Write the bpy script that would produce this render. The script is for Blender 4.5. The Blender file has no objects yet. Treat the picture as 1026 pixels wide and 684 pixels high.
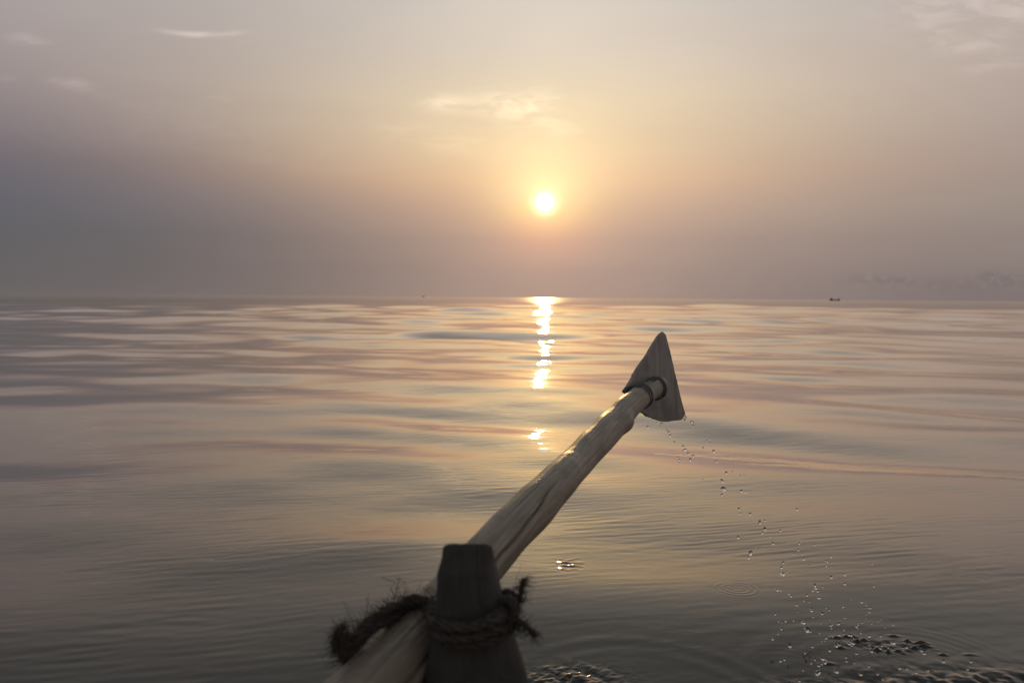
import bpy, bmesh, math, random
import numpy as np
from mathutils import Vector, Matrix

rng = np.random.default_rng(11)
random.seed(11)
SC = bpy.context.scene
COL = SC.collection

# ------------------------------------------------------------------ camera
CAM_H = 0.75
F_PX, CX, CY = 798.0, 513.0, 342.0            # photograph 1026 x 684
PITCH, ROLL = math.radians(-3.17), math.radians(0.42)
cam = bpy.data.cameras.new("camera")
cam.sensor_width = 36.0
cam.lens = F_PX * 36.0 / 1026.0
cam.clip_start, cam.clip_end = 0.05, 60000
cam_o = bpy.data.objects.new("camera", cam)
COL.objects.link(cam_o)
cam_o.location = (0, 0, CAM_H)
R = Matrix.Rotation(math.pi / 2 + PITCH, 3, 'X') @ Matrix.Rotation(ROLL, 3, 'Z')
cam_o.rotation_euler = R.to_euler()
cam.dof.use_dof = True
cam.dof.focus_distance = 1.95
cam.dof.aperture_fstop = 5.6
cam.dof.aperture_blades = 9
SC.camera = cam_o


def ray(px, py):
    return R @ Vector(((px - CX) / F_PX, -(py - CY) / F_PX, -1.0))


def at(px, py, d):
    """a place in the world: along the viewing ray, d metres deep"""
    return Vector((0, 0, CAM_H)) + ray(px, py) * d


def on_water(px, py, z=0.0):
    v = ray(px, py)
    return Vector((0, 0, CAM_H)) + v * ((CAM_H - z) / -v.z)


# ------------------------------------------------------------------ sky
SUN = ray(546, 203).normalized()
SUN_EL = math.asin(SUN.z)
SUN_AZ = math.atan2(SUN.x, SUN.y)
W = bpy.data.worlds.new("World")
SC.world = W
W.use_nodes = True
NT = W.node_tree
NT.nodes.clear()


class G:
    """tiny expression helper for node trees"""
    def __init__(s, nt):
        s.nt = nt

    def m(s, op, a, b=None, c=None, clamp=False):
        n = s.nt.nodes.new('ShaderNodeMath')
        n.operation = op
        n.use_clamp = clamp
        for i, v in enumerate((a, b, c)):
            if v is None:
                continue
            if isinstance(v, (int, float)):
                n.inputs[i].default_value = v
            else:
                s.nt.links.new(v, n.inputs[i])
        return n.outputs[0]

    def add(s, a, b): return s.m('ADD', a, b)
    def sub(s, a, b): return s.m('SUBTRACT', a, b)
    def mul(s, a, b): return s.m('MULTIPLY', a, b)
    def exp(s, a): return s.m('EXPONENT', a)

    def rng(s, v, a, b, c=0.0, d=1.0, smooth=True):
        n = s.nt.nodes.new('ShaderNodeMapRange')
        n.interpolation_type = 'SMOOTHSTEP' if smooth else 'LINEAR'
        s.nt.links.new(v, n.inputs[0])
        for i, x in enumerate((a, b, c, d)):
            n.inputs[i + 1].default_value = x
        return n.outputs[0]

    def ramp(s, v, stops, interp='B_SPLINE'):
        n = s.nt.nodes.new('ShaderNodeValToRGB')
        e = n.color_ramp.elements
        while len(e) > 1:
            e.remove(e[0])
        e[0].position, e[0].color = stops[0][0], (*stops[0][1], 1)
        for p, c in stops[1:]:
            x = e.new(p)
            x.color = (*c, 1)
        n.color_ramp.interpolation = interp
        s.nt.links.new(v, n.inputs[0])
        return n.outputs[0]

    def mix(s, f, a, b, mode='MIX'):
        n = s.nt.nodes.new('ShaderNodeMix')
        n.data_type = 'RGBA'
        n.blend_type = mode
        n.clamp_result = False
        for v, k in ((f, 0), (a, 6), (b, 7)):
            if isinstance(v, (int, float)):
                n.inputs[k].default_value = v
            elif isinstance(v, tuple):
                n.inputs[k].default_value = (*v, 1)
            else:
                s.nt.links.new(v, n.inputs[k])
        return n.outputs[2]

    def scale(s, col, f):
        """colour times a number"""
        n = s.nt.nodes.new('ShaderNodeVectorMath')
        n.operation = 'SCALE'
        if isinstance(col, tuple):
            n.inputs[0].default_value = col
        else:
            s.nt.links.new(col, n.inputs[0])
        if isinstance(f, (int, float)):
            n.inputs['Scale'].default_value = f
        else:
            s.nt.links.new(f, n.inputs['Scale'])
        return n.outputs[0]

    def vop(s, op, a, b):
        n = s.nt.nodes.new('ShaderNodeVectorMath')
        n.operation = op
        for i, v in enumerate((a, b)):
            if isinstance(v, tuple):
                n.inputs[i].default_value = v
            else:
                s.nt.links.new(v, n.inputs[i])
        return n.outputs['Value'] if op == 'DOT_PRODUCT' else n.outputs[0]

    def xyz(s, x, y, z):
        n = s.nt.nodes.new('ShaderNodeCombineXYZ')
        for i, v in enumerate((x, y, z)):
            if isinstance(v, (int, float)):
                n.inputs[i].default_value = v
            else:
                s.nt.links.new(v, n.inputs[i])
        return n.outputs[0]

    def noise(s, vec, scale, detail=4, rough=0.55, dist=0.0):
        n = s.nt.nodes.new('ShaderNodeTexNoise')
        s.nt.links.new(vec, n.inputs['Vector'])
        n.inputs['Scale'].default_value = scale
        n.inputs['Detail'].default_value = detail
        n.inputs['Roughness'].default_value = rough
        n.inputs['Distortion'].default_value = dist
        return n.outputs['Fac']


def lin(*c):
    return tuple(((v / 255 + 0.055) / 1.055) ** 2.4 if v > 10 else v / 255 / 12.92 for v in c)


g = G(NT)
tc = NT.nodes.new('ShaderNodeTexCoord')
D = tc.outputs['Generated']
sep = NT.nodes.new('ShaderNodeSeparateXYZ')
NT.links.new(D, sep.inputs[0])
DX, DY, DZ = sep.outputs
EL = g.mul(g.m('ARCSINE', DZ), 180 / math.pi)                        # degrees above the horizon
ANG = g.mul(g.m('ARCCOSINE', g.m('MINIMUM', g.vop('DOT_PRODUCT', D, tuple(SUN)), 1.0)), 180 / math.pi)
el_n = g.m('DIVIDE', g.m('MAXIMUM', EL, 0.0), 90.0)

# hazy air: left of the sun, right of it, and the light scattered forward round it, each by elevation
AZ = g.mul(g.m('ARCTAN2', DX, DY), 180 / math.pi)
ROWS = [(0.0, (.145, .130, .130), (.210, .174, .167), (.262, .156, .092)),
        (1.96, (.121, .114, .120), (.241, .196, .186), (.245, .149, .102)),
        (4.08, (.110, .113, .126), (.279, .226, .206), (.300, .171, .110)),
        (6.19, (.118, .122, .149), (.320, .267, .236), (.455, .237, .108)),
        (8.28, (.131, .127, .158), (.327, .263, .246), (.650, .370, .130)),
        (10.33, (.184, .163, .197), (.325, .270, .266), (.645, .438, .165)),
        (13.67, (.290, .248, .266), (.388, .322, .314), (.515, .402, .175)),
        (16.9, (.343, .301, .302), (.435, .363, .345), (.368, .316, .203)),
        (20.0, (.358, .332, .328), (.446, .418, .398), (.304, .251, .182)),
        (25.0, (.330, .322, .325), (.400, .385, .380), (.255, .220, .170)),
        (34.0, (.290, .302, .315), (.315, .320, .328), (.175, .162, .138)),
        (55.0, (.205, .222, .245), (.205, .222, .245), (.055, .052, .046)),
        (90.0, (.145, .162, .190), (.145, .162, .190), (0, 0, 0))]
el_n = g.m('SQRT', el_n)                                             # more room for the low rows


def e(deg):
    return math.sqrt(deg / 90.0)


left, right, fwd = (g.ramp(el_n, [(e(r_[0]), r_[k]) for r_ in ROWS], 'LINEAR') for k in (1, 2, 3))
base = g.mix(g.rng(AZ, -40.0, 40.0), left, right)
base = g.scale(base, g.rng(DY, -0.5, 0.4, 1.3, 1.0))
dAZ = g.m('ABSOLUTE', g.sub(AZ, math.degrees(SUN_AZ)))
side = g.exp(g.mul(g.m('POWER', g.m('DIVIDE', dAZ, g.rng(EL, 4.0, 12.5, 15.0, 20.0)), 1.5), -1.0))
trans = g.ramp(el_n, [(0, (0.25, 0.04, 0.0)), (e(1.0), (0.3, 0.05, 0.0)), (e(4.0), (0.85, 0.30, 0.03)), (e(6.2), (1, 0.78, 0.30)),
                      (e(8.0), (1, 1, 1)), (1, (1, 1, 1))], 'LINEAR')
near = g.exp(g.mul(g.m('POWER', g.mul(ANG, 1 / 2.5), 1.2), -1.0))
glow = g.vop('ADD', g.scale(fwd, side), g.vop('MULTIPLY', g.scale((0.72, 0.62, 0.24), near), trans))
sky = g.vop('ADD', base, glow)
# the disc of the sun, soft through the haze
core = g.exp(g.mul(g.m('POWER', g.mul(ANG, 1 / 0.46), 1.5), -1.0))
sky = g.vop('ADD', sky, g.scale((4.0, 3.4, 2.4), core))
# thin high clouds (by direction), broken up by noise
inv = g.m('DIVIDE', 1.0, g.m('MAXIMUM', DY, 0.05))
U, V = g.mul(DX, inv), g.mul(DZ, inv)
front = g.rng(DY, 0.1, 0.3)
uv = g.xyz(g.mul(U, 1.0), g.mul(V, 3.2), 0.0)
nz = g.noise(uv, 17.0, 7, 0.62, 0.5)
wisp_n = g.rng(nz, 0.40, 0.62)
nz2 = g.noise(uv, 60.0, 5, 0.6, 0.6)


def blob(px, py, rx, ry, bend=0.0, tilt=0.0):
    v = ray(px, py)
    u0, v0 = v.x / v.y, v.z / v.y
    du = g.sub(U, u0)
    dv = g.sub(g.sub(g.sub(V, v0), g.mul(du, tilt)), g.mul(g.mul(du, du), bend))
    a = g.mul(du, F_PX / rx)
    b = g.mul(dv, F_PX / ry)
    return g.exp(g.mul(g.add(g.mul(a, a), g.mul(b, b)), -1.0))


cl = None
for px, py, rx, ry, bend, tilt, amp in [
        (203, 35, 38, 2.6, 1.6, 0.0, 0.85), (26, 40, 22, 6, 0, -0.2, 0.42), (72, 84, 24, 6, 0, -0.25, 0.50),
        (218, 97, 13, 3.5, 0, -0.15, 0.2), (5, 78, 14, 5, 0, 0, 0.18), (130, 108, 22, 6, 0, -0.1, 0.12),
        (444, 104, 24, 8, 0, 0, 0.62), (522, 108, 44, 15, 0, -0.05, 0.72), (430, 138, 52, 14, 0, -0.1, 0.26),
        (560, 132, 26, 8, 0, 0, 0.2), (960, 8, 70, 16, 0, 0.1, 0.42), (936, 28, 14, 4, 0, -0.2, 0.36),
        (965, 46, 42, 9, 0, 0, 0.40), (1018, 20, 26, 16, 0, 0.4, 0.42), (1000, 66, 40, 6, 0, 0.1, 0.26),
        (300, 160, 90, 14, 0, -0.1, 0.10), (180, 130, 120, 18, 0, 0, 0.08)]:
    t = g.mul(blob(px, py, rx, ry, bend, tilt), amp)
    cl = t if cl is None else g.add(cl, t)
cl = g.mul(g.mul(cl, g.add(g.add(g.mul(wisp_n, 1.15), g.mul(nz2, 0.5)), 0.02)), front)
sky = g.vop('ADD', sky, g.scale(g.vop('ADD', g.scale(sky, 0.26), (0.05, 0.044, 0.032)), cl))
# a faint dark bank of cloud low on the right
dk = None
for px, py, rx, ry, amp in [(872, 279, 26, 5.5, 0.55), (905, 281, 22, 4, 0.30), (998, 275, 18, 4.0, 0.7),
                            (1008, 281, 40, 6, 0.5), (945, 285, 110, 7, 0.40)]:
    t = g.mul(blob(px, py, rx, ry), amp)
    dk = t if dk is None else g.add(dk, t)
nz3 = g.noise(g.xyz(U, g.mul(V, 1.6), 3.0), 62.0, 4, 0.55, 0.2)
dk = g.mul(g.add(g.mul(dk, g.rng(nz3, 0.36, 0.58)), g.mul(blob(985, 295, 125, 15), 0.42)), front)
sky = g.mix(g.m('MINIMUM', g.mul(dk, 0.52), 0.6), sky, lin(112, 104, 106))
# large soft unevenness of the haze
nz4 = g.noise(g.xyz(U, g.mul(V, 3.0), 7.0), 3.0, 3, 0.5, 0.3)
sky = g.scale(sky, g.rng(nz4, 0.25, 0.75, 0.965, 1.035, False))

nish = NT.nodes.new('ShaderNodeTexSky')
nish.sky_type = 'NISHITA'
nish.sun_disc = False
nish.sun_elevation = SUN_EL
nish.sun_rotation = SUN_AZ
nish.air_density, nish.dust_density, nish.ozone_density = 1.0, 4.0, 1.5
bg1 = NT.nodes.new('ShaderNodeBackground')
bg1.inputs['Strength'].default_value = 0.0008
NT.links.new(nish.outputs[0], bg1.inputs[0])
bg2 = NT.nodes.new('ShaderNodeBackground')
bg2.inputs['Strength'].default_value = 1.0
NT.links.new(sky, bg2.inputs[0])
ad = NT.nodes.new('ShaderNodeAddShader')
NT.links.new(bg1.outputs[0], ad.inputs[0])
NT.links.new(bg2.outputs[0], ad.inputs[1])
wo = NT.nodes.new('ShaderNodeOutputWorld')
NT.links.new(ad.outputs[0], wo.inputs[0])
W.cycles.sampling_method = 'MANUAL'
W.cycles.sample_map_resolution = 2048

sl = bpy.data.lights.new("sun", 'SUN')
sl.energy = 0.65
sl.angle = math.radians(0.55)
sl.color = (1.0, 0.60, 0.22)
so = bpy.data.objects.new("sun", sl)
COL.objects.link(so)
so.location = SUN * 50
so.rotation_euler = SUN.to_track_quat('Z', 'Y').to_euler()

vs = SC.view_settings
vs.view_transform = 'Standard'
vs.look = 'None'
vs.exposure = 0.0
vs.gamma = 1.0
SC.cycles.use_denoising = True
SC.cycles.max_bounces = 8
SC.cycles.transmission_bounces = 8
SC.cycles.sample_clamp_indirect = 4.0


# ------------------------------------------------------------------ helpers
def mesh_object(name, verts, faces, mat, parent=None, uvs=None, smooth=True):
    me = bpy.data.meshes.new(name)
    me.from_pydata([tuple(v) for v in verts], [], faces)
    if uvs is not None:
        l = me.uv_layers.new(name="UVMap")
        vi = np.empty(len(me.loops), np.int32)
        me.loops.foreach_get("vertex_index", vi)
        l.data.foreach_set("uv", np.asarray(uvs, np.float32)[vi].ravel())
    me.materials.append(mat)
    if smooth:
        me.shade_smooth()
    me.update()
    o = bpy.data.objects.new(name, me)
    COL.objects.link(o)
    if parent is not None:
        o.parent = parent
        o.matrix_parent_inverse = parent.matrix_basis.inverted()
    return o


def tag(o, label=None, cat=None, group=None, kind=None):
    for k, v in (('label', label), ('category', cat), ('group', group), ('kind', kind)):
        if v:
            o[k] = v
    return o


def empty(name, loc, label, cat, group=None):
    o = bpy.data.objects.new(name, None)
    o.empty_display_size = 0.05
    o.location = loc
    COL.objects.link(o)
    return tag(o, label, cat, group)


def spline(pts, n):
    """Catmull-Rom through rows of numbers"""
    P = np.asarray(pts, float)
    P = np.vstack([2 * P[0] - P[1], P, 2 * P[-1] - P[-2]])
    k = len(P) - 3
    out = []
    for s in np.linspace(0, k, n):
        i = min(int(s), k - 1)
        t = s - i
        a, b, c, d = P[i], P[i + 1], P[i + 2], P[i + 3]
        out.append(0.5 * (2 * b + (c - a) * t + (2 * a - 5 * b + 4 * c - d) * t * t + (3 * b - a - 3 * c + d) * t ** 3))
    return np.array(out)


def frames(P):
    T = np.gradient(P, axis=0)
    T /= np.linalg.norm(T, axis=1)[:, None] + 1e-12
    N = np.zeros_like(P)
    a = np.array([0, 0, 1.0]) if abs(T[0][2]) < 0.9 else np.array([1.0, 0, 0])
    n = a - T[0] * a.dot(T[0])
    N[0] = n / np.linalg.norm(n)
    for i in range(1, len(P)):
        n = N[i - 1] - T[i] * N[i - 1].dot(T[i])
        N[i] = n / np.linalg.norm(n)
    return T, N, np.cross(T, N)


def tube(P, rad, seg, verts, faces, uvs=None, caps=True):
    P = np.asarray(P, float)
    T, N, B = frames(P)
    b0 = len(verts)
    n = len(P)
    rad = np.broadcast_to(np.asarray(rad, float), (n,)) if np.ndim(rad) < 2 else np.asarray(rad)
    L = np.concatenate([[0], np.cumsum(np.linalg.norm(np.diff(P, axis=0), axis=1))])
    for i in range(n):
        for j in range(seg):
            a = 2 * math.pi * j / seg
            r = rad[i, j] if rad.ndim == 2 else rad[i]
            verts.append(P[i] + (N[i] * math.cos(a) + B[i] * math.sin(a)) * r)
            if uvs is not None:
                uvs.append((L[i], a * 0.03))
    for i in range(n - 1):
        for j in range(seg):
            k = (j + 1) % seg
            faces.append((b0 + i * seg + j, b0 + i * seg + k, b0 + (i + 1) * seg + k, b0 + (i + 1) * seg + j))
    if caps:
        faces.append(tuple(b0 + j for j in range(seg))[::-1])
        faces.append(tuple(b0 + (n - 1) * seg + j for j in range(seg)))


def new_mat(name):
    m = bpy.data.materials.new(name)
    m.use_nodes = True
    nt = m.node_tree
    nt.nodes.clear()
    out = nt.nodes.new('ShaderNodeOutputMaterial')
    b = nt.nodes.new('ShaderNodeBsdfPrincipled')
    nt.links.new(b.outputs[0], out.inputs[0])
    return m, nt, b, G(nt)


def bump(nt, height, b, strength, dist):
    n = nt.nodes.new('ShaderNodeBump')
    n.inputs['Strength'].default_value = strength
    n.inputs['Distance'].default_value = dist
    nt.links.new(height, n.inputs['Height'])
    nt.links.new(n.outputs[0], b.inputs['Normal'])


def wood(name, dark, light, su=6.0, sv=120.0, rough=0.75, stain=None, bump_d=0.002, coord='UV'):
    m, nt, b, q = new_mat(name)
    t = nt.nodes.new('ShaderNodeTexCoord')
    s = nt.nodes.new('ShaderNodeSeparateXYZ')
    nt.links.new(t.outputs[coord], s.inputs[0])
    v = q.xyz(q.mul(s.outputs[0], su), q.mul(s.outputs[1], sv), q.mul(s.outputs[2], sv if coord == 'Object' else 0.0))
    grain = q.noise(v, 1.0, 7, 0.62, 0.5)
    blot = q.noise(t.outputs['Object'], 22.0, 5, 0.6, 0.4)
    col = q.ramp(grain, [(0.28, dark), (0.50, tuple((a + c) / 2 for a, c in zip(dark, light))), (0.72, light)], 'EASE')
    if stain:
        col = q.mix(q.rng(blot, 0.48, 0.66), col, stain)
    nt.links.new(col, b.inputs['Base Color'])
    nt.links.new(q.rng(blot, 0.3, 0.7, rough - 0.12, rough + 0.12), b.inputs['Roughness'])
    b.inputs['Specular IOR Level'].default_value = 0.4
    h = q.add(grain, q.mul(q.noise(t.outputs['Object'], 260.0, 3, 0.5), 0.25))
    bump(nt, h, b, 0.6, bump_d)
    return m


# ------------------------------------------------------------------ the water
def build_water():
    fh = F_PX * CAM_H
    p_far = np.concatenate([np.geomspace(0.12, 2.0, 50), np.arange(2.0, 22.0, 0.16)[1:]])
    p_mid = np.arange(22.0, 445.0, 0.36)
    p_near = np.geomspace(445, 5200, 60)[1:]
    p = np.concatenate([p_far, p_mid, p_near])
    r = (fh / p)[::-1]                                               # rings, near to far
    a_front = np.linspace(-38, 38, 1090)
    a_rest = np.linspace(38, 322, 150)[1:-1]
    ang = np.radians(np.concatenate([a_front, a_rest]))              # all the way round
    nr, na = len(r), len(ang)
    X = (r[:, None] * np.sin(ang)[None, :]).astype(np.float32)
    Y = (r[:, None] * np.cos(ang)[None, :]).astype(np.float32)
    dr = np.gradient(r)
    Z = np.zeros_like(X)
    w = np.random.default_rng(3122)

    def waves(n, l0, l1, slope, spread, mean=0.0, mask=None, kres=3.2):
        """n sine trains, wavelengths l0..l1, each carrying slope/sqrt(n); wave fronts run across the view"""
        nonlocal Z
        for k in range(n):
            lam = l0 * (l1 / l0) ** ((k + w.random()) / n)
            th = mean + w.normal() * spread
            kx, ky = math.sin(th) * 2 * math.pi / lam, math.cos(th) * 2 * math.pi / lam
            amp = slope * math.sqrt(2.0 / n) * lam / (2 * math.pi)
            att = np.clip((lam / (kres * dr) - 1.0) / 1.2, 0, 1)
            rows = np.nonzero(att > 0)[0]
            if len(rows) == 0:
                continue
            sl_ = slice(0, rows[-1] + 1)
            ph = kx * X[sl_] + ky * Y[sl_] + w.random() * 6.2832
            c = np.sin(ph) * (amp * att[sl_, None])
            if mask is not None:
                c *= mask[sl_]
            Z[sl_] += c

    def field(n, l0, l1, seed, sx=1.0):
        q = np.random.default_rng(seed)
        f = np.zeros_like(X)
        for k in range(n):
            lam = l0 * (l1 / l0) ** q.random()
            th = q.random() * 6.2832
            f += np.sin(2 * math.pi / lam * (math.cos(th) * X * sx + math.sin(th) * Y) + q.random() * 6.28)
        return f / math.sqrt(n / 2)

    rad = math.radians
    waves(12, 18, 90, rad(0.22), 0.30, 0.06)
    waves(16, 5.0, 18, rad(0.95), 0.22, 0.34)
    waves(10, 5.0, 18, rad(0.60), 0.20, -0.40)
    waves(26, 1.7, 5.0, rad(1.75), 0.26, 0.30, None, 2.4)
    waves(16, 1.7, 5.0, rad(1.25), 0.22, -0.38, None, 2.4)
    waves(30, 0.6, 1.7, rad(1.75), 0.42, 0.10, None, 2.4)
    patch = np.clip(0.70 + 0.42 * field(12, 0.5, 2.2, 21, 0.7), 0.15, 1.4).astype(np.float32)
    patch2 = np.clip(-0.05 + 0.80 * field(12, 0.35, 1.6, 33, 0.6), 0.0, 1.4).astype(np.float32)
    waves(14, 0.2, 0.6, rad(0.28), 0.45, -0.10, patch)
    waves(30, 0.028, 0.058, rad(0.90), 0.12, -0.20, patch, 2.6)
    waves(20, 0.040, 0.10, rad(0.65), 0.20, -0.14, patch2, 2.6)
    gain = 1.0 + 1.0 * np.clip((r - 4.0) / 45.0, 0, 1)         # a light breeze further out
    Z *= gain[:, None].astype(np.float32)
    def ridge(x0, y0, sx, lam, sy, slope):
        nonlocal Z
        env = np.exp(-((X - x0) / sx) ** 2 - ((Y - y0) / sy) ** 2)
        Z += (env * np.cos(2 * math.pi * (Y - y0 - 0.12 * np.sin(1.3 * (X - x0)) - 0.06 * (X - x0)) / lam)
              * (math.tan(rad(slope)) * lam / 6.283)).astype(np.float32)

    ridge(-0.42, 2.42, 0.24, 0.9, 0.30, 2.6)
    lev = (X > -0.7) & (X < 1.2) & (Y > 1.4) & (Y < 2.6)
    Z -= Z[lev].mean()

    # rings where drops have landed and where the blade has just left the water
    def ring(px, py, r0, r1, lam, slope, inner=0.0):
        nonlocal Z
        c = on_water(px, py)
        d = np.hypot(X - c.x, Y - c.y)
        mid_, half = (r0 + r1) / 2, (r1 - r0) / 2
        th = np.arctan2(Y - c.y, X - c.x)
        d = d * (1 + 0.02 * np.sin(3 * th + px))                     # never quite round, and broken in places
        env = np.exp(-((d - mid_) / half) ** 4) * (0.62 + 0.38 * np.sin(2 * th + px * 1.7) * np.sin(3 * th + py))
        Z += (env * np.cos(2 * math.pi * d / lam) * (math.tan(rad(slope)) * lam / 6.283)).astype(np.float32)

    ring(738, 596, 0.018, 0.064, 0.017, 7.0)
    ring(872, 628, 0.02, 0.05, 0.018, 1.6)
    ring(690, 646, 0.02, 0.06, 0.02, 1.0)
    ring(640, 716, 0.22, 0.33, 0.060, 1.9)
    ring(580, 700, 0.05, 0.17, 0.022, 1.2)
    ring(920, 700, 0.20, 0.36, 0.075, 1.7)
    ring(930, 668, 0.05, 0.20, 0.026, 1.5)
    ring(835, 662, 0.02, 0.10, 0.020, 1.3)
    ring(790, 676, 0.03, 0.12, 0.022, 1.1)

    # the churned patch at the lower right
    def churn(px, py, sx, sy, amp, l0, l1, n, seed):
        nonlocal Z
        c = on_water(px, py)
        env = np.exp(-(((X - c.x) / sx) ** 2 + ((Y - c.y) / sy) ** 2)).astype(np.float32)
        q = np.random.default_rng(seed)
        f = np.zeros_like(X)
        sel = env > 0.004
        xs, ys = X[sel], Y[sel]
        acc = np.zeros_like(xs)
        for k in range(n):
            lam = l0 * (l1 / l0) ** q.random()
            th = q.random() * 6.2832
            acc += lam * np.sin(6.2832 / lam * (math.cos(th) * xs + math.sin(th) * ys) + q.random() * 6.28)
        f[sel] = acc / math.sqrt(n)
        Z += env * f * amp

    churn(1000, 700, 0.22, 0.075, 0.12, 0.012, 0.09, 60, 3)
    churn(870, 696, 0.17, 0.040, 0.060, 0.010, 0.07, 60, 4)
    churn(880, 653, 0.07, 0.022, 0.060, 0.006, 0.045, 60, 6)
    churn(915, 656, 0.05, 0.016, 0.060, 0.006, 0.035, 60, 16)
    churn(568, 680, 0.09, 0.055, 0.075, 0.010, 0.060, 60, 7)
    churn(570, 566, 0.030, 0.05, 0.040, 0.02, 0.06, 14, 8)
    # crowns thrown up by the heaviest drops
    q = np.random.default_rng(9)
    for px, py in [(838, 646), (851, 645), (859, 650), (851, 653), (865, 649), (895, 644), (909, 649), (923, 651),
                   (926, 654), (879, 658), (900, 659), (910, 658), (890, 660), (945, 662), (972, 662), (873, 655),
                   (842, 656), (917, 656), (830, 671), (905, 661)]:
        c = on_water(px, py)
        s = 0.0030 + 0.0022 * q.random()
        Z += (0.0046 * (0.5 + q.random()) * np.exp(-((X - c.x) / (s * (1.2 + 1.6 * q.random()))) ** 2 - ((Y - c.y) / s) ** 2)).astype(np.float32)

    co = np.empty((nr * na + 1, 3), np.float32)
    co[:-1, 0], co[:-1, 1], co[:-1, 2] = X.ravel(), Y.ravel(), Z.ravel()
    co[-1] = (0, 0, 0)
    i = np.arange(nr - 1)[:, None] * na
    j = np.arange(na)[None, :]
    k = (j + 1) % na
    quads = np.stack([i + j, i + na + j, i + na + k, i + k], -1).reshape(-1, 4)[:, ::-1]
    jj = np.arange(na)
    tris = np.stack([np.full(na, nr * na), jj, (jj + 1) % na], -1)[:, ::-1]
    loops = np.concatenate([quads.ravel(), tris.ravel()]).astype(np.int32)
    me = bpy.data.meshes.new("water")
    me.vertices.add(len(co))
    me.vertices.foreach_set("co", co.ravel())
    me.loops.add(len(loops))
    me.loops.foreach_set("vertex_index", loops)
    nf = len(quads) + len(tris)
    me.polygons.add(nf)
    st = np.concatenate([np.arange(len(quads)) * 4, len(quads) * 4 + np.arange(len(tris)) * 3]).astype(np.int32)
    me.polygons.foreach_set("loop_start", st)
    me.update(calc_edges=True)
    me.shade_smooth()
    m, nt, b, q = new_mat("sea_water")
    b.inputs['Base Color'].default_value = (0.026, 0.028, 0.027, 1)
    b.inputs['Roughness'].default_value = 0.6
    b.inputs['Specular IOR Level'].default_value = 0.0
    t = nt.nodes.new('ShaderNodeTexCoord')
    s = nt.nodes.new('ShaderNodeSeparateXYZ')
    nt.links.new(t.outputs['Object'], s.inputs[0])
    v = q.xyz(q.mul(s.outputs[0], 0.55), s.outputs[1], 0.0)
    h = q.add(q.mul(q.noise(v, 26.0, 2, 0.5, 0.3), 0.0025), q.mul(q.noise(v, 5.0, 2, 0.5, 0.2), 0.012))
    bump(nt, h, b, 0.22, 1.0)
    nrm = b.inputs['Normal'].links[0].from_socket
    gl = nt.nodes.new('ShaderNodeBsdfGlossy')
    gl.inputs['Color'].default_value = (1.0, 0.94, 0.87, 1)
    far = q.m('SQRT', q.add(q.mul(s.outputs[0], s.outputs[0]), q.mul(s.outputs[1], s.outputs[1])))
    nt.links.new(q.rng(far, 12.0, 160.0, 0.012, 0.105), gl.inputs['Roughness'])   # unseen small waves offshore
    nt.links.new(nrm, gl.inputs['Normal'])
    fr = nt.nodes.new('ShaderNodeFresnel')
    fr.inputs['IOR'].default_value = 1.333
    nt.links.new(nrm, fr.inputs['Normal'])
    fac = q.ramp(fr.outputs[0], [(0.0, (0, 0, 0)), (0.02, (.02,) * 3), (0.08, (.094,) * 3), (0.16, (.215,) * 3), (0.26, (.46,) * 3), (0.40, (.76,) * 3),
                                 (0.6, (.91,) * 3), (1.0, (1, 1, 1))], 'LINEAR')
    mx = nt.nodes.new('ShaderNodeMixShader')
    nt.links.new(fac, mx.inputs[0])
    nt.links.new(b.outputs[0], mx.inputs[1])
    nt.links.new(gl.outputs[0], mx.inputs[2])
    nt.links.new(mx.outputs[0], next(n for n in nt.nodes if n.type == 'OUTPUT_MATERIAL').inputs[0])
    me.materials.append(m)
    o = bpy.data.objects.new("water", me)
    COL.objects.link(o)
    me.validate()
    n0 = me.polygons[10].normal
    if n0.z < 0:
        me.flip_normals()
    return tag(o, "calm sea with low swell reaching to the horizon", None, None, 'structure')


build_water()

# ------------------------------------------------------------------ wood, rope, water-drop materials
M_shaft = wood("weathered_pole_wood", (0.085, 0.070, 0.053), (0.27, 0.222, 0.163), 14.0, 260.0, 0.40,
               (0.15, 0.12, 0.09), 0.0014)
M_blade = wood("grey_board_wood", (0.125, 0.115, 0.106), (0.30, 0.272, 0.245), 4.0, 90.0, 0.65, (0.15, 0.136, 0.122), 0.0012)
nt = M_blade.node_tree                                               # the lower edge of the board is still wet
b = next(n for n in nt.nodes if n.type == 'BSDF_PRINCIPLED')
q = G(nt)
t = nt.nodes.new('ShaderNodeTexCoord')
sx = nt.nodes.new('ShaderNodeSeparateXYZ')
nt.links.new(t.outputs['UV'], sx.inputs[0])
wet = q.rng(q.add(sx.outputs[0], q.mul(q.noise(t.outputs['UV'], 60.0, 3, 0.6), 0.04)), -0.035, -0.005, 1.0, 0.0)
old = b.inputs['Base Color'].links[0].from_socket
nt.links.new(q.mix(wet, old, q.scale(old, 0.72)), b.inputs['Base Color'])
oldr = b.inputs['Roughness'].links[0].from_socket
nt.links.new(q.sub(oldr, q.mul(wet, 0.38)), b.inputs['Roughness'])
M_pin = wood("dark_pin_wood", (0.021, 0.019, 0.0175), (0.050, 0.045, 0.041), 8.0, 260.0, 0.8, (0.03, 0.026, 0.022), 0.002)
M_boat = wood("boat_plank_wood", (0.06, 0.048, 0.036), (0.17, 0.135, 0.10), 2.0, 40.0, 0.75, (0.06, 0.05, 0.04), 0.002, 'Object')

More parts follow.
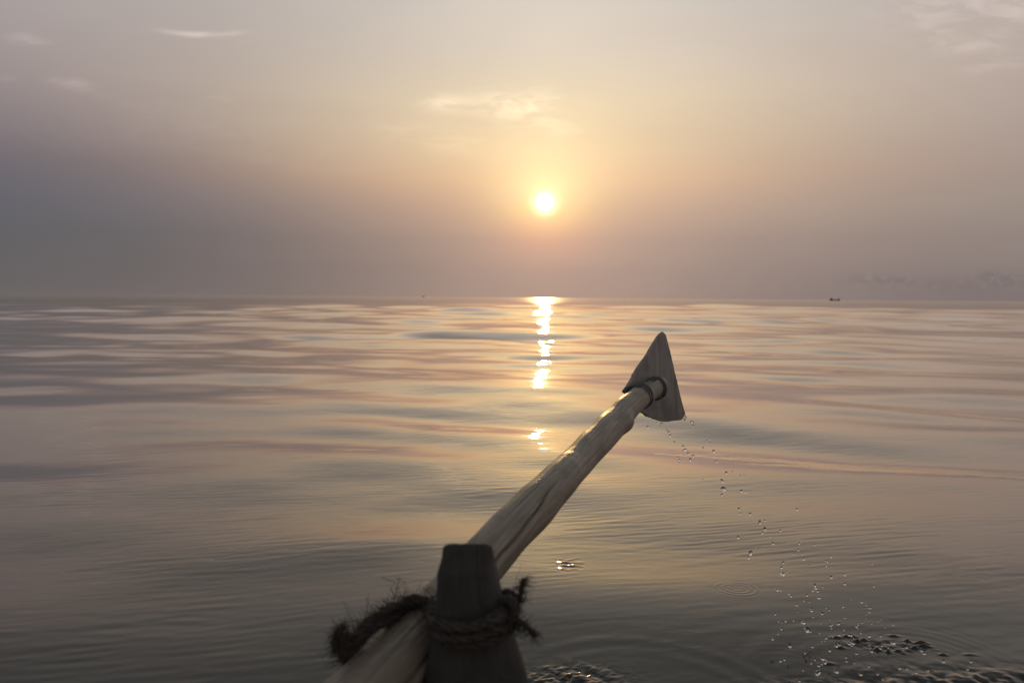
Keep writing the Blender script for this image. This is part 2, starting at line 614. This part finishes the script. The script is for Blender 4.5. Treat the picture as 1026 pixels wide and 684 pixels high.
M_rope, nt, b, q = new_mat("coir_rope")
t = nt.nodes.new('ShaderNodeTexCoord')
f = q.noise(t.outputs['Object'], 180.0, 4, 0.6)
nt.links.new(q.ramp(f, [(0.3, (0.014, 0.011, 0.008)), (0.7, (0.050, 0.038, 0.027))]), b.inputs['Base Color'])
b.inputs['Roughness'].default_value = 0.9
bump(nt, f, b, 0.8, 0.002)
M_cord, nt, b, q = new_mat("dark_cord")
t = nt.nodes.new('ShaderNodeTexCoord')
f = q.noise(t.outputs['Object'], 300.0, 3, 0.6)
nt.links.new(q.ramp(f, [(0.3, (0.030, 0.032, 0.038)), (0.7, (0.085, 0.088, 0.098))]), b.inputs['Base Color'])
b.inputs['Roughness'].default_value = 0.7
bump(nt, f, b, 0.6, 0.001)
M_drop, nt, b, q = new_mat("clear_water")
b.inputs['Base Color'].default_value = (1, 1, 1, 1)
b.inputs['Roughness'].default_value = 0.0
b.inputs['IOR'].default_value = 1.333
b.inputs['Transmission Weight'].default_value = 1.0
M_far, nt, b, q = new_mat("haze_lightened_boat_paint")
t = nt.nodes.new('ShaderNodeTexCoord')
f = q.noise(t.outputs['Object'], 1.5, 3, 0.6)
nt.links.new(q.ramp(f, [(0.35, (0.045, 0.036, 0.030)), (0.65, (0.085, 0.070, 0.060))]), b.inputs['Base Color'])  # dark paint, its colour lightened to stand in for haze over the distance
b.inputs['Roughness'].default_value = 0.7

# ------------------------------------------------------------------ the oar
OAR = [  # photo px of the centre line, depth, radius
    (252, 834, 0.585, 0.0340), (316, 752, 0.655, 0.0345), (373, 690, 0.730, 0.0345), (427, 630, 0.815, 0.0315),
    (484, 562, 0.920, 0.0288), (512, 531, 0.985, 0.0288), (535, 507, 1.05, 0.0284), (560, 481, 1.13, 0.0264),
    (582, 459, 1.22, 0.0248), (610, 429, 1.345, 0.0250), (625, 412, 1.42, 0.0226), (637, 401, 1.48, 0.0212),
    (650, 392, 1.54, 0.0208), (661.5, 386.5, 1.595, 0.0206)]
oar = empty("oar", at(484, 562, 0.92), "long weathered round-pole oar with a grey board blade, raised over the calm sea", "oar")


def build_shaft():
    rows = [(*at(x, y, d), r) for x, y, d, r in OAR]
    S = spline(rows, 330)
    P, rad = S[:, :3], S[:, 3]
    T, N, B = frames(P)
    seg = 168
    n = len(P)
    q = np.random.default_rng(2)
    L = np.concatenate([[0], np.cumsum(np.linalg.norm(np.diff(P, axis=0), axis=1))])
    camp = np.array([0, 0, CAM_H])
    th = np.arange(seg) * 2 * math.pi / seg
    r = np.repeat(rad[:, None], seg, 1)
    # slow unevenness
    for k in range(14):
        fl, fa = q.uniform(3, 26), q.integers(0, 4)
        r += 0.00022 * np.sin(fl * 2 * math.pi * L[:, None] * 0.5 + fa * th[None, :] + q.random() * 6.28)
    # adze flats along the pole
    for k in range(16):
        c, l0, wdt = q.random() * 6.28, q.uniform(0, L[-1]), q.uniform(0.06, 0.2)
        da = np.angle(np.exp(1j * (th[None, :] - c)))
        r -= 0.0006 * np.exp(-(da / 0.35) ** 2) * np.exp(-((L[:, None] - l0) / wdt) ** 2)

    def ang_to_cam(i):
        v = camp - P[i]
        return math.atan2(v.dot(B[i]), v.dot(N[i]))

    phi = np.unwrap(np.array([ang_to_cam(i) for i in range(n)]))
    # which way round is image-right?
    i0 = n // 2
    right = np.array(R @ Vector((1, 0, 0)))
    test = N[i0] * math.cos(phi[i0] + 0.5) + B[i0] * math.sin(phi[i0] + 0.5)
    sg = 1.0 if test.dot(right) > 0 else -1.0

    def px_len(px):
        a = np.array([0.0] * n)
        for i in range(n):
            v = R.transposed() @ (Vector(P[i]) - Vector((0, 0, CAM_H)))
            a[i] = CX + F_PX * v.x / -v.z
        return L[int(np.argmin(abs(a - px)))]

    # the long split facing the camera
    l0, l1 = px_len(350), px_len(556)
    s = (L - l0) / (l1 - l0)
    off = 0.70 - 0.80 * np.clip(s, 0, 1) ** 1.6 + 0.05 * np.sin(L * 31) + 0.03 * np.sin(L * 77 + 1)
    depth = 0.007 * np.clip(s * 12, 0, 1) * np.clip((1 - s) * 5, 0, 1)
    wid = 0.045 + 0.022 * np.clip(1 - s, 0, 1)
    da = np.angle(np.exp(1j * (th[None, :] - (phi + sg * off)[:, None])))
    r -= depth[:, None] * np.exp(-(da / wid[:, None]) ** 2)
    r += 0.0016 * np.clip(s * 8, 0, 1)[:, None] * np.clip((1 - s) * 6, 0, 1)[:, None] * \
        np.exp(-((da - sg * 0.22) / 0.2) ** 2)
    # short checks
    for px, o_, ln in [(598, -0.2, 0.10), (575, 0.5, 0.07), (622, 0.1, 0.05), (540, -0.5, 0.10), (410, -0.3, 0.1)]:
        dl = (L - px_len(px)) / ln
        da = np.angle(np.exp(1j * (th[None, :] - (phi + sg * o_)[:, None])))
        r -= 0.0016 * np.exp(-dl ** 2)[:, None] * np.exp(-(da / 0.05) ** 2)
    # knots: (px along, angle from the camera side, height, length, angular width)
    for px, o_, h, ln, aw in [(617, 1.0, 0.0085, 0.024, 0.75), (570, -0.75, 0.0016, 0.012, 0.6), (566, -0.2, 0.0012, 0.010, 0.8),
                              (604, -0.9, 0.0012, 0.06, 0.6), (524, -0.6, 0.0010, 0.08, 0.6), (548, 1.0, 0.0010, 0.08, 0.6),
                              (500, -0.9, 0.0010, 0.08, 0.5)]:
        dl = (L - px_len(px)) / ln
        da = np.angle(np.exp(1j * (th[None, :] - (phi + sg * o_)[:, None])))
        r += h * np.exp(-dl ** 2)[:, None] * np.exp(-(da / aw) ** 2)
    # rounded-over tip
    r[-3:] *= np.array([0.98, 0.94, 0.85])[:, None]
    V, F, UV = [], [], []
    tube(P, r, seg, V, F, UV)
    mesh_object("shaft", V, F, M_shaft, oar, UV)
    return P, T, N, B, rad, L


SP, ST, SN, SB, SR, SL = build_shaft()


def shaft_near(px):
    a = []
    for p in SP:
        v = R.transposed() @ (Vector(p) - Vector((0, 0, CAM_H)))
        a.append(CX + F_PX * v.x / -v.z)
    return int(np.argmin(abs(np.array(a) - px)))


# blade: board lashed behind the end of the pole
def build_blade():
    i1 = shaft_near(655)
    c = Vector(SP[i1])
    u = (Vector((math.sin(math.radians(41)), math.cos(math.radians(41)), 0.06))).normalized()
    up = Vector((0.05, 0.10, 1.0))
    nrm = u.cross(up).normalized()                                   # which side?
    if nrm.dot(c - Vector((0, 0, CAM_H))) < 0:
        nrm = -nrm                                                   # points away from the camera
    up = nrm.cross(u).normalized()
    if up.z < 0:
        up = -up
    c0 = c + nrm * (SR[i1] * 0.72)
    poly = [(662.4, 334.2), (664.6, 332.8), (665.4, 334.0), (666.6, 333.8), (668.2, 338), (671.5, 352), (676, 371.5), (681, 392), (686, 411), (687, 415), (683.5, 420.5),
            (674, 422.3), (664.5, 422.8), (657, 420.3), (651, 417.6), (641.5, 411), (634, 402), (627.6, 392.5), (628.8, 388.2),
            (636, 375.5), (643.2, 363.5), (650, 352.5), (655.8, 343.5), (660.2, 337)]
    pts = []
    q = np.random.default_rng(4)
    for px, py in poly:
        v = ray(px, py)
        o = Vector((0, 0, CAM_H))
        t = (c0 - o).dot(nrm) / v.dot(nrm)
        pts.append(o + v * t)
    # resample the outline so that its edges can be a little worn
    dense = []
    for a, b_ in zip(pts, pts[1:] + pts[:1]):
        k = max(2, int((b_ - a).length / 0.006))
        for s in range(k):
            dense.append(a.lerp(b_, s / k))
    cen = sum(dense, Vector()) / len(dense)
    m = len(dense)
    nz = np.cumsum(q.normal(size=m) * 0.0006)
    nz -= np.linspace(nz[0], nz[-1], m)
    nz = np.clip(nz, -0.0018, 0.0018)
    dense = [p + (p - cen).normalized() * (nz[i] + q.normal() * 0.0003) for i, p in enumerate(dense)]
    th = 0.007
    layers = [(0.0, 0.0010), (0.0012, 0.0), (th - 0.0012, 0.0), (th, 0.0010)]
    V, F, UV = [], [], []
    for dz, inset in layers:
        for p in dense:
            w = p + (cen - p).normalized() * inset + nrm * dz
            V.append(w)
            UV.append(((w - cen).dot(up), (w - cen).dot(u)))
    for l in range(len(layers) - 1):
        for i in range(m):
            k = (i + 1) % m
            F.append((l * m + i, l * m + k, (l + 1) * m + k, (l + 1) * m + i))
    for l, rev in ((0, True), (len(layers) - 1, False)):             # faces as fans
        ci = len(V)
        w = cen + nrm * layers[l][0]
        V.append(w)
        UV.append((0, 0))
        for i in range(m):
            k = (i + 1) % m
            F.append((ci, l * m + k, l * m + i) if rev else (ci, l * m + i, l * m + k))
    o = mesh_object("blade", V, F, M_blade, oar, UV, smooth=False)
    bm = bmesh.new()
    bm.from_mesh(o.data)
    bmesh.ops.recalc_face_normals(bm, faces=bm.faces)
    bm.to_mesh(o.data)
    bm.free()
    return u, up, nrm, c0


BU, BUP, BN, BC = build_blade()


def build_cords():
    # turns of cord round the pole, through the board
    for pxs, turns in (((640.2, 643.4), 3), ((654.8, 657.4), 3)):
        V, F = [], []
        for px in np.linspace(*pxs, turns):
            i = shaft_near(px)
            ring = []
            q = np.random.default_rng(int(px * 10))
            for k in range(41):
                a = 2 * math.pi * k / 40
                rr = SR[i] + 0.0012 + 0.0007 * math.sin(3 * a + q.random())
                lean = 0.0025 * math.sin(a + px)
                ring.append(SP[i] + (SN[i] * math.cos(a) + SB[i] * math.sin(a)) * rr + ST[i] * lean)
            tube(ring, 0.00115, 8, V, F, None, False)
        mesh_object("cord_lashing", V, F, M_cord, oar)
    # the strand led along the upper left edge of the board
    V, F = [], []
    o = Vector((0, 0, CAM_H))

    def on_board(px, py, lift):
        v = ray(px, py)
        t = (BC - BN * lift - o).dot(BN) / v.dot(BN)
        return np.array(o + v * t)

    pts = [on_board(624.4, 392.5, 0.006), on_board(628, 388.5, 0.006), on_board(636, 386, 0.008), on_board(645, 384, 0.014),
           on_board(653, 380.5, 0.022), on_board(659, 378.4, 0.03)]
    tube(spline(pts, 40), 0.0030, 8, V, F)
    pts = [on_board(640, 411, 0.006), on_board(645, 404, 0.012), on_board(648.5, 397.5, 0.03)]
    tube(spline(pts, 20), 0.0028, 8, V, F)
    mesh_object("cord_strand", V, F, M_cord, oar)


build_cords()

# ------------------------------------------------------------------ thole pin
PIN_D = 0.76


def build_pin():
    prof = [(544.5, 444, 492.3), (546, 442.6, 493), (551, 441.8, 493.4), (562, 440.8, 494.2), (574, 438.0, 496), (580, 437.2, 497),
            (600, 436.2, 501), (625, 434, 507.5), (655, 430, 517), (684, 426, 526), (720, 420, 537), (760, 414, 547)]
    S = spline([(y, a, b_) for y, a, b_ in prof], 90)
    seg = 120
    V, F, UV = [], [], []
    q = np.random.default_rng(12)
    ph = q.random(8) * 6.28
    for i, (y, a, b_) in enumerate(S):
        c = at((a + b_) / 2, y, PIN_D - 0.026) + Vector((0, 0.026, 0))
        hw = (b_ - a) / 2 / F_PX * (PIN_D - 0.02)
        for j in range(seg):
            t = 2 * math.pi * j / seg
            ct, st = math.cos(t), math.sin(t)
            k = (abs(ct) ** 4.5 + abs(st) ** 4.5) ** (-1 / 4.5)
            k *= 1 + 0.012 * math.sin(5 * t + ph[0] + y * 0.02) + 0.010 * math.sin(11 * t + ph[1]) + 0.008 * math.sin(y * 0.13 + 2 * t + ph[2])
            for t0, dp, yc in ((4.45, 0.07, 560), (5.05, 0.06, 600), (4.9, 0.05, 640)):
                k -= dp * math.exp(-((t - t0 - 0.03 * math.sin(y * 0.09)) / 0.07) ** 2) * math.exp(-((y - yc) / 26.0) ** 2)
            yy = st * k * min(hw, 0.027 + 0.1 * (hw - 0.025))
            # the top is sawn at a slant, falling away from the boat
            V.append(c + Vector((ct * k * hw, yy, -0.55 * (yy + 0.024) * math.exp(-(y - 545.5) / 22.0))))
            UV.append(((y - 545) / F_PX, t * 0.03))
    n = len(S)
    for i in range(n - 1):
        for j in range(seg):
            k = (j + 1) % seg
            F.append((i * seg + j, i * seg + k, (i + 1) * seg + k, (i + 1) * seg + j))
    ci = len(V)
    V.append(at(468, 544.8, PIN_D - 0.026) + Vector((0, 0.026, -0.0132)))
    UV.append((0, 0))
    for j in range(seg):
        F.append((ci, (j + 1) % seg, j))
    o = mesh_object("thole_pin", V, F, M_pin, None, UV)
    bm = bmesh.new()
    bm.from_mesh(o.data)
    bmesh.ops.recalc_face_normals(bm, faces=bm.faces)
    bm.to_mesh(o.data)
    bm.free()
    tag(o, "dark flat-topped wooden thole pin standing upright in front of the oar", "thole pin")


build_pin()


# ------------------------------------------------------------------ rope
def build_rope():
    V, F = [], []
    q = np.random.default_rng(31)
    main = []
    turns = 5
    one = [(430, 606, 0.800), (412, 606, 0.800), (392, 614, 0.778), (373, 626, 0.752), (357, 639, 0.735), (345, 647, 0.742),
           (350, 660, 0.775), (368, 672, 0.815), (410, 664, 0.850), (462, 640, 0.850), (492, 618, 0.830), (508, 610, 0.79), (509, 617, 0.75),
           (496, 627, 0.724), (470, 634, 0.7175), (444, 634, 0.724), (433, 626, 0.750)]
    for k in range(turns):
        for (x, y, d) in one:
            jx, jy = q.normal() * 2.2, q.normal() * 2.2
            main.append(at(x + jx, y + (k - 2) * 5.0 * (0.42 if x < 440 else 0.85) + jy, d - 0.004 * (k % 2)))
    P = spline([tuple(p) for p in main], 900)

    def twisted(P, R_, r_, pitch, n=3, seg=7):
        T, N, B = frames(P)
        L = np.concatenate([[0], np.cumsum(np.linalg.norm(np.diff(P, axis=0), axis=1))])
        for s in range(n):
            a = 2 * math.pi * (L / pitch + s / n)
            Q = P + (N * np.cos(a)[:, None] + B * np.sin(a)[:, None]) * R_
            tube(Q, r_ * (1 + 0.1 * np.sin(L * 300 + s)), seg, V, F)

    twisted(P, 0.0023, 0.0025, 0.034)
    # loose ends
    ends = [[(512, 612, 0.76), (519, 603, 0.75), (522, 593, 0.745), (523, 585, 0.742), (526, 580, 0.74)],
            [(508, 628, 0.74), (517, 622, 0.735), (526, 626, 0.73), (532, 632, 0.73), (535, 637, 0.73)],
            [(350, 640, 0.725), (339, 634, 0.71), (335, 640, 0.70), (336, 650, 0.70), (343, 655, 0.705)],
            [(346, 650, 0.72), (341, 641, 0.70), (340, 629, 0.70), (346, 627, 0.70)],
            [(498, 600, 0.79), (506, 594, 0.78), (514, 597, 0.765), (517, 606, 0.76), (514, 618, 0.75)],
            [(500, 606, 0.75), (508, 600, 0.74), (515, 606, 0.735), (515, 616, 0.735), (508, 622, 0.735)]]
    for k, en in enumerate(ends):
        E = spline([tuple(at(*p)) for p in en], 60)
        twisted(E, 0.0012 if k < 4 else 0.0026, 0.0012 if k < 4 else 0.0026, 0.018, 3, 6)
        for j in range(160):
            p = Vector(E[int(q.integers(0, 60))]) + Vector(q.normal(size=3)) * 0.001
            d = Vector(q.normal(size=3)).normalized()
            ln = 0.004 + 0.009 * q.random()
            tube([tuple(p + d * (ln * u_) + Vector((0, 0, -0.3 * ln * u_ * u_))) for u_ in np.linspace(0, 1, 4)],
                 np.linspace(0.0004, 0.0002, 4), 3, V, F, None, False)
    # stray fibres
    clumps = q.integers(0, len(P) - 2, 70)
    for k in range(2200):
        i = int(q.integers(0, len(P) - 2)) if k % 3 == 0 else int(np.clip(clumps[k % 70] + q.normal() * 5, 0, len(P) - 3))
        p = Vector(P[i])
        d = Vector(q.normal(size=3)).normalized()
        tan = Vector(P[i + 1] - P[i]).normalized()
        d = (d + tan * q.normal() * 0.8 + Vector((0, 0, 0.25))).normalized()
        ln = 0.005 + 0.013 * q.random() ** 2 + (0.018 if q.random() < 0.05 else 0)
        c = Vector(q.normal(size=3)).normalized() * ln * 0.35
        pts = [p + d * (ln * s) + c * s * s + d * 0.004 for s in np.linspace(0, 1, 5)]
        tube([tuple(v) for v in pts], np.linspace(0.00036, 0.00018, 5), 3, V, F, None, False)
    for x, y, d, h in [(398, 596, 0.79, 0.022), (433, 598, 0.79, 0.014), (520, 600, 0.75, 0.02), (345, 632, 0.715, 0.015)]:
        for k in range(3):
            p = at(x + q.normal() * 2, y + 4, d)
            pts = [p + Vector((q.normal() * 0.002 * s, 0, h * s / 4)) for s in range(5)]
            tube([tuple(v) for v in pts], np.linspace(0.0006, 0.0003, 5), 4, V, F, None, False)
    o = mesh_object("rope", V, F, M_rope)
    tag(o, "frayed brown coir rope wound round the oar and the thole pin", "rope")


build_rope()


# ------------------------------------------------------------------ the boat under the pin (below the picture's lower edge)
def build_boat():
    boat = empty("rowing_boat", (0, 0.22, 0.0), "weathered wooden rowing boat carrying the thole pin at its rail", "boat")
    n, half_len, cy, beam = 41, 2.6, 0.205, 0.58
    V, F = [], []
    sec_n = 15

    def section(s, inner):
        x = s * half_len
        wv = beam * (1 - abs(s) ** 2.6) + 0.03
        top = 0.285 + 0.16 * s * s
        bot = -0.12 + 0.22 * s ** 4
        off = 0.022 if inner else 0.0
        pts = []
        for k in range(sec_n):
            a = -1 + 2 * k / (sec_n - 1)
            sg = 1 if a >= 0 else -1
            yy = (wv - off) * sg * (1 - (1 - abs(a)) ** 2.2) ** (1 / 1.6)
            zz = bot + off + (top - bot - off) * abs(a) ** 2.4
            pts.append((x, cy + yy, zz))
        return pts

    for inner in (False, True):
        b0 = len(V)
        for i in range(n):
            V += section(-1 + 2 * i / (n - 1), inner)
        for i in range(n - 1):
            for k in range(sec_n - 1):
                a = b0 + i * sec_n + k
                F.append((a, a + 1, a + sec_n + 1, a + sec_n))
    mesh_object("hull", V, F, M_boat, boat)
    for sd in (-1, 1):
        V, F = [], []
        for i in range(n):
            s = -1 + 2 * i / (n - 1)
            wv = beam * (1 - abs(s) ** 2.6) + 0.03
            top = 0.285 + 0.16 * s * s
            y0, y1 = cy + sd * (wv - 0.07), cy + sd * (wv + 0.012)
            V += [(s * half_len, y0, top - 0.004), (s * half_len, y1, top - 0.004), (s * half_len, y1, top + 0.035), (s * half_len, y0, top + 0.035)]
        for i in range(n - 1):
            for k in range(4):
                a, c = i * 4 + k, i * 4 + (k + 1) % 4
                F.append((a, c, c + 4, a + 4))
        F += [(3, 2, 1, 0), tuple(4 * (n - 1) + k for k in range(4))]
        mesh_object("gunwale", V, F, M_boat, boat, None, False)
    for x0 in (-1.0, 0.9):
        V, F = [], []
        b0 = 0
        for z in (0.17, 0.20):
            V += [(x0, cy - 0.5, z), (x0 + 0.22, cy - 0.5, z), (x0 + 0.22, cy + 0.5, z), (x0, cy + 0.5, z)]
        F += [tuple(b0 + k for k in f_) for f_ in ((3, 2, 1, 0), (4, 5, 6, 7), (0, 1, 5, 4), (1, 2, 6, 5), (2, 3, 7, 6), (3, 0, 4, 7))]
        mesh_object("thwart", V, F, M_boat, boat, None, False)
    V, F = [], []
    for k in range(6):
        b0 = len(V)
        y0 = cy - 0.42 + k * 0.14
        for z in (0.06, 0.08):
            V += [(-1.9, y0, z), (1.9, y0, z), (1.9, y0 + 0.134, z), (-1.9, y0 + 0.134, z)]
        F += [tuple(b0 + j for j in f_) for f_ in ((3, 2, 1, 0), (4, 5, 6, 7), (0, 1, 5, 4), (1, 2, 6, 5), (2, 3, 7, 6), (3, 0, 4, 7))]
    mesh_object("floor_boards", V, F, M_boat, boat, None, False)


build_boat()


# ------------------------------------------------------------------ far boats
def far_boat(px, dist, length, height, label, ends):
    v = ray(px, 300)
    k = dist / v.y
    c = Vector((v.x * k, v.y * k, 0))
    b = empty("fishing_boat", c, label, "boat")
    V, F = [], []
    n, m = 31, 9
    for i in range(n):
        s = -1 + 2 * i / (n - 1)
        w = 0.11 * length * (1 - abs(s) ** 2.5) + 0.02
        top = height * (0.42 + 0.38 * abs(s) ** 3)
        for k2 in range(m):
            a = -1 + 2 * k2 / (m - 1)
            V.append((c.x + s * length / 2, c.y + w * math.copysign(abs(a) ** 0.6, a), -0.2 + (top + 0.2) * abs(a) ** 2))
    for i in range(n - 1):
        for k2 in range(m - 1):
            a = i * m + k2
            F.append((a, a + 1, a + m + 1, a + m))
        F.append((i * m, (i + 1) * m, (i + 1) * m + m - 1, i * m + m - 1))
    mesh_object("hull", V, F, M_far, b)
    for s, w, h in ends:                                             # the dark bulks fore and aft
        V, F = [], []
        q = np.random.default_rng(int(abs(s) * 100) + 1)
        P = [(c.x + s * length / 2, c.y, z) for z in np.linspace(0.1 * height, h * height, 9)]
        rad = w * length * np.array([0.9, 1.0, 1.0, 0.95, 0.9, 0.8, 0.68, 0.5, 0.2]) * (1 + 0.1 * q.normal(size=9))
        tube(P, rad, 12, V, F)
        mesh_object("cargo_bundle", V, F, M_far, b)


far_boat(836.5, 640, 8.2, 1.6, "low dark fishing boat, tiny on the horizon at the right of the oar blade", [(-0.66, 0.13, 1.3), (0.72, 0.09, 1.15), (0.1, 0.05, 0.9)])
far_boat(424.5, 1500, 3.4, 2.4, "single dark speck of a boat on the horizon, left of the sun", [(0.0, 0.2, 1.1)])


# ------------------------------------------------------------------ drops
def drop_mesh(kind, seed):
    q = np.random.default_rng(seed)
    bm = bmesh.new()
    bmesh.ops.create_icosphere(bm, subdivisions=3, radius=1.0)
    a = q.normal(size=(4, 3))
    for v in bm.verts:
        d = v.co.copy()
        k = 1.0
        for j in range(4):
            k += (0.05, 0.10, 0.18)[kind] * 0.5 * math.sin(2.2 * d.dot(Vector(a[j])) + j)
        v.co = Vector((d.x * k, d.y * k, d.z * k))
        if kind == 1:
            v.co.z *= 1.25 if v.co.z > 0 else 0.95
        if kind == 2:
            v.co.x *= 1.5
            v.co.z *= 0.75
    me = bpy.data.meshes.new("water_drop")
    bm.to_mesh(me)
    bm.free()
    me.shade_smooth()
    me.materials.append(M_drop)
    return me


drop_meshes = [drop_mesh(k, 40 + k * 3 + j) for k in range(3) for j in range(3)]
DQ = np.random.default_rng(77)
G_STR = ("clear water drop in the thin string falling just under the oar blade", "water drops under the oar blade")
G_MID = ("clear water drop falling in mid air between the oar blade and the churned water", "water drops falling in mid air")
G_LOW = ("small bright water drop of the spray low over the churned water", "spray drops over the churned water")


def drop(px, py, size, grp, kind=None):
    t = min(max((py - 415) / 250, 0), 1)
    w = on_water(px, py, 0.012)
    dw = w.y                                                         # no deeper than the water there
    d = 1.60 + 0.10 * t + DQ.normal() * 0.03
    d = min(d, dw * 0.985)
    k = int(DQ.integers(0, 9)) if kind is None else kind * 3 + int(DQ.integers(0, 3))
    o = bpy.data.objects.new("water_drop", drop_meshes[k])
    o.location = at(px, py, d)
    s = size * (0.5 if size < 3 else 0.43) / F_PX * d
    o.scale = (s, s, s * DQ.uniform(0.9, 1.7))
    o.rotation_euler = (DQ.normal() * 0.3, DQ.normal() * 0.3, DQ.random() * 6.28)
    COL.objects.link(o)
    tag(o, grp[0], "water drop", grp[1])


for zx, zy, s in [(52, 160, 2.6), (75, 115, 1.6), (108, 131, 2), (128, 142, 2.6), (160, 176, 1.8), (172, 188, 2.6), (180, 207, 3.4), (205, 243, 2.2),
                  (252, 270, 3.2), (262, 290, 2.8), (282, 308, 2.0), (310, 322, 2.6), (293, 345, 3), (230, 348, 3.4), (225, 330, 1.8), (303, 128, 3.0),
                  (312, 152, 2.2), (265, 101, 3.2), (256, 112, 2.2), (388, 238, 1.8), (405, 250, 1.3), (368, 280, 2.0), (428, 297, 2.8),
                  (443, 353, 2.6), (365, 457, 1.4)]:
    drop(640 + zx / 5.7, 400 + zy / 5.7, s, G_STR)
for zx, zy, s in [(500, 420, 2.8), (535, 413, 1.4), (580, 435, 1.5), (603, 430, 1.4), (478, 468, 3.2), (485, 512, 4.2), (475, 545, 3.0),
                  (588, 523, 3.2), (610, 530, 3.0), (572, 627, 2.4), (582, 650, 3.2), (635, 655, 2.6)]:
    drop(640 + zx / 5.7, 400 + zy / 5.7, s, G_MID)
for zx, zy, s in [(430, 265, 2.8), (340, 297, 2.8), (352, 292, 2.2), (353, 312, 3.2), (346, 322, 2.6), (390, 316, 2.8), (288, 333, 2.6),
                  (318, 370, 4.4), (313, 382, 3.0), (372, 347, 2.4), (410, 342, 1.8), (435, 347, 2.2), (433, 362, 2.4), (446, 385, 2.2),
                  (472, 350, 1.8), (510, 378, 2.0), (498, 388, 1.6), (500, 400, 1.6), (397, 393, 2.2), (392, 405, 2.6), (395, 422, 4.4),
                  (512, 428, 3.4), (545, 423, 2), (252, 290, 1.4), (330, 355, 1.4), (365, 330, 1.5), (420, 372, 1.5), (405, 415, 1.5), (460, 400, 1.5)]:
    drop(620 + zx / 2.407, 400 + zy / 2.407, s, G_MID)
for zx, zy, s in [(280, 68, 2.2), (265, 85, 1.8), (330, 135, 1.9), (332, 172, 2.4), (218, 178, 2.6), (222, 190, 2.6), (228, 200, 3.2), (210, 198, 2.2),
                  (70, 196, 3.2), (86, 197, 2), (120, 212, 3.2), (125, 218, 2), (232, 225, 3.4), (205, 275, 3.6), (206, 268, 2.4), (245, 285, 3.2),
                  (190, 350, 5.0), (200, 356, 3), (180, 342, 2.6), (172, 322, 3.4), (308, 325, 2.8), (335, 302, 2), (55, 385, 3.2), (88, 345, 2), (75, 365, 1.8),
                  (122, 410, 4.4), (117, 402, 2.4), (105, 315, 2.4), (135, 315, 1.6), (358, 370, 3), (365, 402, 3), (360, 409, 2.4), (248, 460, 4.6),
                  (275, 428, 3.2), (232, 487, 3.4), (258, 478, 3.0), (245, 480, 2.0), (100, 463, 2.4), (85, 468, 2.6), (230, 515, 4.8), (226, 506, 2.6),
                  (395, 520, 4.2), (340, 470, 2.4), (337, 455, 1.8), (437, 430, 3.6), (432, 420, 2), (470, 420, 2.4), (425, 490, 2.2), (808, 500, 3.0), (158, 545, 3),
                  (300, 408, 4.6), (312, 405, 3), (350, 403, 3.6), (378, 335, 3), (428, 373, 3), (470, 373, 2.4), (520, 400, 3.6), (630, 428, 2.6), (640, 441, 3.6),
                  (572, 418, 3), (175, 238, 1.4), (195, 240, 1.5), (260, 265, 1.4), (285, 330, 1.4), (330, 350, 1.4), (210, 300, 1.4), (150, 280, 1.3),
                  (240, 322, 1.5), (262, 380, 2.0), (205, 478, 1.8), (300, 510, 4.0), (180, 440, 1.5), (490, 340, 1.3), (520, 330, 1.3), (460, 520, 2.2),
                  (545, 500, 2.4), (610, 515, 2.2), (655, 505, 2.4), (715, 470, 3.4), (820, 472, 3.0), (575, 500, 1.6), (480, 540, 2.2), (380, 440, 2.2)]:
    drop(760 + zx / 3.857, 540 + zy / 3.857, s, G_LOW)

for k in range(48):                                                  # the finest of the spray
    px, py = 838 + DQ.normal() * 34, 628 + DQ.normal() * 26
    if py < 672:
        drop(px, py, 1.1 + 1.2 * DQ.random() ** 2, G_LOW)
